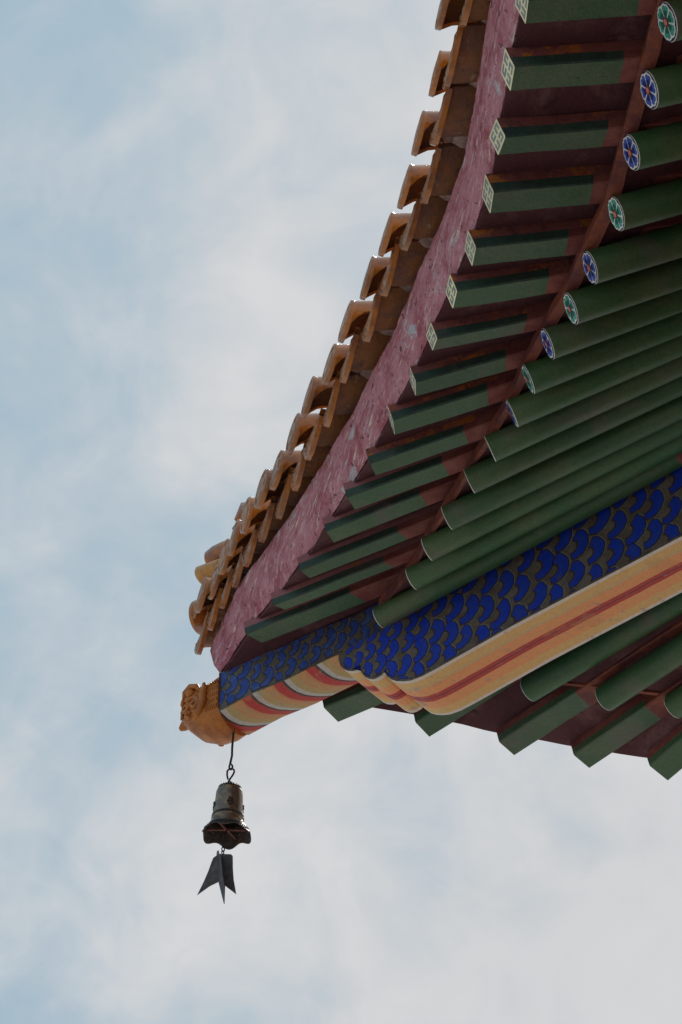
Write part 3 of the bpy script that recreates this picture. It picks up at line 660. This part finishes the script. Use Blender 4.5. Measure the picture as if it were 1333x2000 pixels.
def cover_tile(pt, t, out, s=1.0, mort=True):
    """half-round cover tile closed by a round disc; pt = lowest point of the disc"""
    t = Matrix.Rotation(R(random.uniform(3, 7)), 3, 'Z') @ Vector(t)
    e, o, u = cross_frame(t, out)
    Rd = 0.074*s; tilt = R(random.uniform(-10, -5) if pt.y < -1.3 else random.uniform(-8, -3)); du = (u*math.cos(tilt)+o*math.sin(tilt)).normalized(); dn = o*math.cos(tilt)-u*math.sin(tilt)
    c = pt+du*Rd; mb = MB(); n = 28
    inw = (-o+u*0.22).normalized()
    def ring(r, d, zz=0.0): return [c+e*(r*math.cos(2*math.pi*k/n))+du*(r*math.sin(2*math.pi*k/n))+dn*d for k in range(n)]
    # disc with rim and boss
    mb.loops([ring(Rd, -0.016*s), ring(Rd*1.0, -0.002), ring(Rd*.97, .001), ring(Rd*.86, .001), ring(Rd*.83, -.003), ring(Rd*.62, -.002), ring(Rd*.55, .003), ring(Rd*.3, .004), ring(Rd*.1, .001)], lambda i, j: 1 if i > 0 else 0, True, (0, 1))
    # half tube
    nt_ = 16; secs = []; ri = []
    for q, l in enumerate((0.0, 0.012, 0.025, 0.045, .07, .15, .26, .40)):
        k_ = 1.0 if q > 0 else 1.0
        o1 = []; i1 = []
        for k in range(nt_+1):
            ex = 0.02+0.26*max(0.0, 1-l/0.06)**2; an = math.pi*(-ex+(1+2*ex)*k/nt_)
            base = c-dn*0.008+inw*l
            ra = Rd*0.985*(1 if l < .2 else 0.96)
            o1.append(base+e*(ra*math.cos(an))+du*(ra*math.sin(an))); i1.append(base+e*((ra-0.015)*math.cos(an))+du*((ra-0.015)*math.sin(an)))
        secs.append(o1); ri.append(i1)
    mb.loops(secs, lambda i, j: 0, closed=False); mb.loops(ri, lambda i, j: 2, closed=False)
    for ed in (0, -1): mb.loops([[r[ed] for r in secs], [r[ed] for r in ri]], lambda i, j: 0, closed=False)
    # curved web where the disc joins the tube
    rr = []
    for q in range(5):
        f = q/4; row = []
        for k in range(9):
            an = math.pi*(1.0+k/8.0); ra = Rd*(0.97-0.0*f)
            dep = 0.012+0.055*f*f*(1-0.85*math.sin(math.pi*k/8))
            row.append(c-dn*dep+e*(ra*math.cos(an))*(1-0.02*f)+du*(ra*math.sin(an))*(1-0.9*f*abs(math.sin(math.pi*k/8))))
        rr.append(row)
    if mort:
        mb.ball(c+inw*(0.115*s)+du*0.01, Rd*.76, Rd*.5, 0.03, (e, du, inw), 3, 10, 6)
        mb.ball(c+inw*(0.20*s)-du*0.012, Rd*.8, Rd*.62, 0.09, (e, du, inw), 3, 10, 6)
    ob = mb.build('cover_tile', temple, ['glaze', 'relief', 'clay', 'mortar'], 40, group='round ended cover tiles along the eaves')
    return ob
OUTL = Vector((-1, 0, 0)); OUTR = Vector((0, 1, 0))
dl = [(-4.04, .165), (-3.765, .16)]+DRIP; cl_ = [(-3.97, .222), (-3.69, .222)]+COV
for y, o_ in dl:
    p = eave0(y); s = 1.0 if y < -.6 else 0.92
    tt = tangent(y); tt.x *= 0.2; drip_tile(Vector((p.x-o_, y, p.z+0.14)), tt, OUTL, s)
for y, o_ in cl_:
    p = eave0(y); s = 1.0 if y < -.6 else 0.93
    tt = tangent(y); tt.x *= 0.2; cover_tile(Vector((p.x-o_, y, p.z+0.20)), tt, OUTL, s)
def eaveR(x):
    for i in range(len(DR)-1):
        if DR[i+1].x >= x:
            t = max(0, (x-DR[i].x)/(DR[i+1].x-DR[i].x)); return DR[i].lerp(DR[i+1], t)
    return DR[-1].copy()
a_, z_ = hip(384, 1236, 0.0)
cover_tile(hp(a_, z_), NR.copy(), -AX, 0.93)
x = 0.22; k = 0
while x < 1.6:
    a, b = eaveR(x), eaveR(x+.1); t = (b-a).normalized()
    drip_tile(a+OUTR*0.10+ZZ*0.185, t, OUTR); 
    a = eaveR(x+.125); cover_tile(a+OUTR*0.15+ZZ*0.26, t, OUTR)
    x += .25
# last cover tile at the corner, seen end on
# ---- roof slab above the soffit (tile bed) and hip ridge
def roof_slab():
    mb = MB()
    lft = [eaveL(y) for y in (.30, 0, -.4, -.8, -1.2, -1.6, -2.0, -2.5, -3.0, -3.5, -4.0, -4.6)]+[Vector((-.015, y_, .068)) for y_ in (-5.5, -7.0, -9.5)]
    rows = [];rows2=[]
    for p in lft:
        a = p+Vector((0.02, 0, .19)); dhip = min(1.0, 1)
        xs = [0, .15, .4, .8, 1.3, 2.0, 3.0]
        row = []
        for q in xs:
            xx = a.x+q; yy = a.y-0.0*q
            # stay on the left slope: do not cross the hip plane
            if xx > -yy: yy2 = -xx
            else: yy2 = yy
            row.append(Vector((xx, yy2, a.z+0.02+0.42*q+0.02*q*q)))
        rows.append(row)
    mb.loops(rows, closed=False); mb.loops([[p+ZZ*0.12 for p in r] for r in rows], closed=False)
    mb.loops([[r[0] for r in rows], [r[0]+ZZ*.12 for r in rows]], closed=False)
    mb.build('tile_bed', temple, ['clay'], 40)
    mb = MB(); rows = []
    for p in [eaveR(x_) for x_ in (-.3, 0, .3, .6, .9, 1.2, 1.5, 1.75)]+[eaveR(2.0)+Vector((q_, 0, -.05)) for q_ in (.8, 2.0, 4.0, 7.0)]:
        a = p+Vector((0, -0.03, .20)); row = []
        for q in (0, .15, .4, .8, 1.3, 2.0, 3.0):
            yy = a.y-q; xx = a.x
            if -yy > xx: xx = -yy
            row.append(Vector((xx, yy, a.z+0.02+0.42*q+0.02*q*q)))
        rows.append(row)
    mb.loops(rows, closed=False); mb.loops([[p+ZZ*0.12 for p in r] for r in rows], closed=False)
    mb.loops([[r[0] for r in rows], [r[0]+ZZ*.12 for r in rows]], closed=False)
    mb.build('tile_bed', temple, ['clay'], 40)
roof_slab()

# stacked hip ridge end
def ridge_piece(name, outline_a0, z0, z1, w, L, mat_, nose=0.03, rise=0.0, label=None):
    mb = MB(); rings = []; n = 20
    for q, (da, k) in enumerate(((0, .55), (0.006, .8), (nose*0.5, .95), (nose, 1), (0.12, 1), (0.121, .97), (0.126, .97), (0.127, 1), (L*.6, 1), (L, 1))):
        cz = (z0+z1)/2+rise*da; hz = (z1-z0)/2*k; ww = w*k
        ring = []
        for j in range(n):
            an = 2*math.pi*j/n; ca, sa = math.cos(an), math.sin(an)
            ring.append(hp(outline_a0+da, cz+hz*math.copysign(abs(sa)**0.75, sa), ww*math.copysign(abs(ca)**0.75, ca)))
        rings.append(ring)
    mb.loops(rings, closed=True, caps=(0, 0))
    return mb.build(name, temple, [mat_], 50, label=label)
def at0(px, py): a_, z_ = hip(px, py, 0.06); return a_, z_-0.035
a1, zt = at0(398, 1066); _, zb = at0(398, 1092); ridge_piece('ridge_tile', a1, zb, zt+0.035, 0.075, 1.4, 'glaze', 0.09, -0.10)
a1, zt = at0(389, 1098); _, zb = at0(389, 1126); ridge_piece('ridge_tile', a1, zb-0.004, zt+0.004, 0.10, 1.4, 'glaze_yel', 0.02, -0.10)
a1, zt = at0(394, 1128); _, zb = at0(394, 1152); ridge_piece('ridge_tile', a1, zb, zt+0.002, 0.07, 1.4, 'glaze_yel', 0.02, -0.10)
ridge_piece('ridge_base', a1+0.42, 0.90, zb+0.02, 0.06, 1.1, 'glaze', 0.02, 0.05)
def ridge_beast():
    mb = MB(); a, z = hip(474, 1010, 0)
    mb.tube([hp(a+0.16, z-0.16), hp(a+0.06, z+0.0), hp(a+0.01, z+.03), hp(a-0.035, z+.0)], [0.05, 0.045, 0.032, 0.006], 10)
    mb.tube([hp(a+0.10, z-0.09), hp(a+0.03, z-0.04), hp(a-0.02, z-.045), hp(a-0.045, z-.035)], [0.04, 0.03, 0.02, 0.005], 10)
    mb.tube([hp(a+0.16, z-0.16), hp(a+0.2, z-0.4)], [0.06, 0.08], 10)
    mb.build('ridge_beast', temple, ['glaze'], 50)
ridge_beast()

# ---- beast head cap on the tip of the hip beam
def beast_cap():
    mb = MB(); O = Vector(hp(-0.560, 0.0)); L_ = -AX
    NS = 70; NT = 96; Lmax = 0.200
    def hwf(f): return interp(f, [0, .3, .6, .85, 1], [.099, .102, .100, .088, .056])
    secs = []
    for i in range(NS+1):
        f = i/NS; l = f*Lmax
        top = interp(f, [0, .2, .45, .62, .85, 1], [.604, .588, .580, .598, .590, .560])
        bot = interp(f, [0, .2, .5, .8, 1], [.388, .380, .392, .425, .470])
        hw = hwf(f); cz = (top+bot)/2; hz = (top-bot)/2; ring = []
        for j in range(NT):
            an = 2*math.pi*j/NT; ca, sa = math.cos(an), math.sin(an)
            ex = 0.30 if sa > -0.15 else 0.30+0.6*min(1, (-sa-0.15)/0.5)
            x = math.copysign(abs(ca)**ex, ca); z = math.copysign(abs(sa)**(0.40 if sa > 0 else 0.80), sa)
            bump = 0.0; zw = cz+z*hz
            if f < .40: bump = 0.0
            elif f >= .40 and zw > .43 and abs(ca) > .3:
                bump += 0.004*noise.noise(Vector((f*9, an*2.6, 1.3)))-0.008*max(0.0, 0.35-abs(noise.noise(Vector((f*12, an*4.2, 4.1))))*2.2)
            elif zw <= .44: bump += 0.0012*math.sin(f*44+z*3)
            ring.append(O+L_*l+NR*(x*hw+math.copysign(bump, x)*min(1, abs(x)*1.4))+ZZ*(zw+bump*0.35))
        secs.append(ring)
    mb.loops(secs, closed=True, caps=(0, 0))
    for sg in (-1, 1):
        side = NR*sg
        def Q(l, z, dw=0.0):
            if l > .075: l = .058+(l-.088)*1.33; dw += .005
            return O+L_*l+side*(hwf(l/Lmax)*0.97+dw)+ZZ*z
        for row in range(5):
            for k in range(6):
                lz = .560-row*.027-(.000 if row else .002); ll = .006+k*.0096
                if ll > .083: continue
                mb.ball(Q(ll, lz-.004*(k/8.0), -.001), .0043, .0095, .0120, ((L_+ZZ*0.18).normalized(), side, ZZ), 0, 10, 7)
        mb.ball(Q(.142, .556, .002), .019, .016, .016, (L_, side, ZZ), 0, 18, 12)               # eye
        mb.tube([Q(.108, .548), Q(.116, .572, .004), Q(.140, .585, .004), Q(.166, .576, .003), Q(.180, .556)], [.005, .010, .012, .010, .005], 10)
        mb.tube([Q(.116, .536), Q(.142, .529, .004), Q(.168, .540)], [.004, .008, .004], 8)
        def curl(l, z, r, t0, n_, rad, sp=12.0):
            cur = [Q(l+r*.8*math.cos(t0+t)*(1-t/sp), z+r*1.1*math.sin(t0+t)*(1-t/sp), .003) for t in [k*.42 for k in range(n_)]]
            mb.tube(cur, [rad*(1-.6*k/n_) for k in range(n_)], 10)
        curl(.124, .498, .021, 1.6, 18, .0105); curl(.160, .500, .017, 3.0, 17, .009); curl(.180, .538, .013, 0.6, 15, .0075)
        curl(.146, .462, .014, 4.2, 15, .0075); curl(.182, .486, .012, 2.0, 14, .0065)
        mb.tube([Q(.092, .572), Q(.088, .545, .004), Q(.092, .515, .006), Q(.090, .485, .006), Q(.102, .458, .001), Q(.126, .442, -.014), Q(.150, .444, -.022)], [.007, .012, .0155, .016, .014, .011, .005], 12)
        mb.tube([Q(.104, .562), Q(.101, .535, .004), Q(.104, .508, .004)], [.003, .006, .003], 8)
    mb.ball(O+L_*.200+ZZ*.545, .016, .030, .024, (L_, NR, ZZ), 0, 14, 9)
    for w_ in (-.035, .035): mb.ball(O+L_*.196+NR*w_+ZZ*.578, .013, .014, .013, (L_, NR, ZZ), 0, 12, 8)
    # curled chin fin
    (fa0, fz0), (fa1, fz1), (fa2, fz2) = hip(392, 1407, -.045), hip(366, 1413, -.045), hip(353, 1424, -.045)
    rings = []
    for (a_, z_, w, hh) in ((fa0+.02, fz0+.02, .03, .03), (fa0, fz0, .03, .030), (fa1, fz1, .026, .022), ((fa1+fa2)/2, (fz1+fz2)/2-.002, .02, .016), (fa2, fz2, .010, .009)):
        rings.append([hp(a_, z_, .045)+NR*w*math.cos(q*math.pi/6)+ZZ*hh*math.sin(q*math.pi/6) for q in range(12)])
    mb.loops(rings, closed=True, caps=(0, 0))
    return mb.build('beast_head_cap', temple, ['glaze_head'], 60, label='orange glazed beast head capping the tip of the hip beam')
beast_cap()

# ---- body of the building far below the eaves (out of the picture, shades the soffit)
mb = MB(); mb.box((5.4, -5.4, -5.6), Vector((4.05, 0, 0)), Vector((0, 4.05, 0)), Vector((0, 0, 6.2))); mb.build('wall', temple, ['wall'])
g = MB(); g.poly([(-400, -400, -11.8), (400, -400, -11.8), (400, 400, -11.8), (-400, 400, -11.8)])
go = g.build('ground', None, ['ground']); go['kind'] = 'structure'; go['label'] = 'pale stone courtyard paving'

# ---------------------------------------------------------------- wind bell
def wind_bell():
    P0 = Vector((-0.394, 0.404, 0.43)); FH = Vector((CF.x, CF.y, 0)).normalized()
    def H(px, py, dep=0.0):
        d = ray(px, py); t = ((P0-CAMC).dot(FH)+dep)/d.dot(FH); return CAMC+d*t
    RX = Vector((FH.y, -FH.x, 0))
    root = bpy.data.objects.new('wind_bell', None); COL.objects.link(root); root.location = H(436, 1760)
    root['label'] = 'small bronze wind bell with scalloped rim hanging on a wire below the roof tip'; root['category'] = 'bell'
    inv = -root.location
    class MBr(MB):
        def build(s, name, parent, mats, *a, **k):
            if parent is root: s.v = [tuple(Vector(v)+inv) for v in s.v]
            else: s.v = [tuple(Vector(v)+inv) for v in s.v]
            return MB.build(s, name, parent, mats, *a, **k)
    Z = lambda px: px*5    # crop scale note
    def C6(x, y, dep=0.0): return H(350+x/5, 1400+y/5, dep)
    mb = MBr(); mb.tube([C6(540, 40), C6(533, 150), C6(520, 300), C6(518, 380), C6(508, 425), C6(500, 462)], 0.0042, 8)
    lp = [C6(507+16*math.cos(t), 490+26*math.sin(t), 0.006*math.sin(t)) for t in [k*.5 for k in range(14)]]
    mb.tube(lp, 0.0036, 8); mb.build('hanger_rod', root, ['iron'], 50)
    mb = MBr()
    pts = [(478, 608), (470, 570), (472, 530), (492, 508), (520, 505), (538, 518), (540, 540), (525, 570), (500, 605), (480, 640), (474, 665), (484, 690), (505, 698), (528, 685), (532, 660), (518, 642), (495, 634)]
    mb.tube([C6(a, b, 0.004*math.sin(i)) for i, (a, b) in enumerate(pts)], 0.0036, 8); mb.build('hook', root, ['iron'], 50)
    # bell body, slightly swung
    topc = C6(500, 672); botc = C6(468, 1075)
    ax_img = (topc-botc).normalized()
    axis = (ax_img*1.0 - FH*0.10).normalized()      # tips a little towards the viewer's far side
    sx = (RX-axis*RX.dot(axis)).normalized(); sy = axis.cross(sx)
    Hh = 0.215; prof = [(0.000, 0.010), (.002, .024), (.009, .037), (.022, .0460), (.028, .0470), (.031, .0490), (.060, .0505), (.095, .0525), (.125, .0565), (.130, .0590), (.142, .0600), (.147, .0580), (.165, .0645), (.180, .073), (.195, .083), (.207, .0905)]
    n = 72; top = topc
    def wave(t, th): 
        k = max(0, (t-0.15)/0.057); c = math.cos(6*th+0.6+math.pi)
        return 0.0080*c*k*k, 0.004*c*k*k
    def rings(profile, inset):
        out = []
        for t, r in profile:
            ring = []
            for k in range(n):
                th = 2*math.pi*k/n; dz, dr = wave(t, th); rr = max(0.002, r-inset+dr)
                ring.append(top-axis*(t+dz)+sx*(rr*math.cos(th))+sy*(rr*math.sin(th)))
            out.append(ring)
        return out
    mb = MBr(); 
    ro = rings(prof, 0); ri = rings(prof[2:], 0.005)
    mb.loops(ro, lambda i, j: 1 if i in (0, 1, 2) or i in (9,) or i >= 13 else 0, True, (1, None))
    mb.loops(list(reversed(ri)), lambda i, j: 1, True, (None, 1)); mb.loops([ro[-1], ri[-1]], lambda i, j: 1)
    # beaded rim band and crown
    for k in range(64):
        th = 2*math.pi*k/64; dz, dr = wave(.193, th); mb.ball(top-axis*(.192+dz)+(sx*math.cos(th)+sy*math.sin(th))*(.082+dr), .0028, .0028, .0028, None, 1, 6, 4)
    for k in range(26):
        th = 2*math.pi*k/26; mb.ball(top-axis*.013+(sx*math.cos(th)+sy*math.sin(th))*.0400, .0035, .0035, .005, (sx, sy, axis), 1, 8, 5)
    for k in range(4):       # raised medallions on the flank and lower rosettes
        th = R(8)+k*math.pi/2; d = sx*math.cos(th)+sy*math.sin(th); tt = d.cross(axis)
        for q in range(7):
            an = q*math.pi*2/6; rr = 0 if q == 6 else .009
            mb.ball(top-axis*(.095+rr*1.6*math.sin(an))+d*.0530+tt*rr*math.cos(an), .005, .004, .006, (tt, d, axis), 1, 8, 5)
        th += math.pi/4; d = sx*math.cos(th)+sy*math.sin(th); tt = d.cross(axis)
        rg = [top-axis*(.168+.011*math.sin(a_))+d*(.065)+tt*.013*math.cos(a_) for a_ in [j*math.pi/8 for j in range(17)]]
        mb.tube(rg, .0016, 6, 0)
    body = mb.build('bell_body', root, ['bronze', 'bronze_dark'], 40)
    mb = MBr()
    cc = top-axis*.187
    for ang in (R(4), R(-62)):
        d = sx*math.cos(ang)+sy*math.sin(ang)*-1
        mb.tube([cc-d*.071, cc+d*.071], .0045, 6)
    mb.build('cross_bar', root, ['copper'], 40)
    mb = MBr()
    c_top = C6(455, 1125); mb.tube([cc, c_top, C6(445, 1160), C6(440, 1240)], .0026, 6)
    for i, (x, y) in enumerate(((437, 1255), (432, 1292), (428, 1325))):
        mb.tube([C6(x+(13 if i != 2 else 10)*math.cos(t), y+(24 if i != 2 else 18)*math.sin(t), .004*math.cos(t+i)) for t in [k*.5 for k in range(14)]], .0022, 6)
    mb.build('clapper_chain', root, ['iron'], 50)
    # four-winged wind catcher
    mb = MBr()
    def plate(pts, deps):
        fr = [C6(x, y, dd) for (x, y), dd in zip(pts, deps)]; nrm = (fr[1]-fr[0]).cross(fr[2]-fr[0]).normalized()*.0014
        a = [p+nrm for p in fr]; b = [p-nrm for p in fr]; mb.poly(a, 0); mb.poly(list(reversed(b)), 0); mb.loops([a, b], lambda i, j: 0, True)
    plate([(392, 1345), (360, 1360), (335, 1378), (318, 1420), (290, 1500), (245, 1605), (178, 1742), (300, 1655), (388, 1612)], [0, .004, .008, .012, .018, .026, .036, .018, 0])
    plate([(392, 1345), (445, 1342), (510, 1345), (526, 1362), (527, 1480), (535, 1590), (560, 1732), (455, 1652), (388, 1612)], [0, -.004, -.01, -.014, -.018, -.02, -.03, -.01, 0])
    plate([(392, 1345), (385, 1305), (375, 1310), (370, 1340), (368, 1420), (372, 1520), (388, 1612)], [0, .02, .05, .06, .07, .07, 0])
    plate([(392, 1345), (405, 1335), (415, 1400), (430, 1560), (448, 1650), (442, 1828), (415, 1720), (388, 1612)], [0, -.02, -.05, -.07, -.08, -.09, -.05, 0])
    mb.build('wind_catcher', root, ['tin'], 30)
wind_bell()
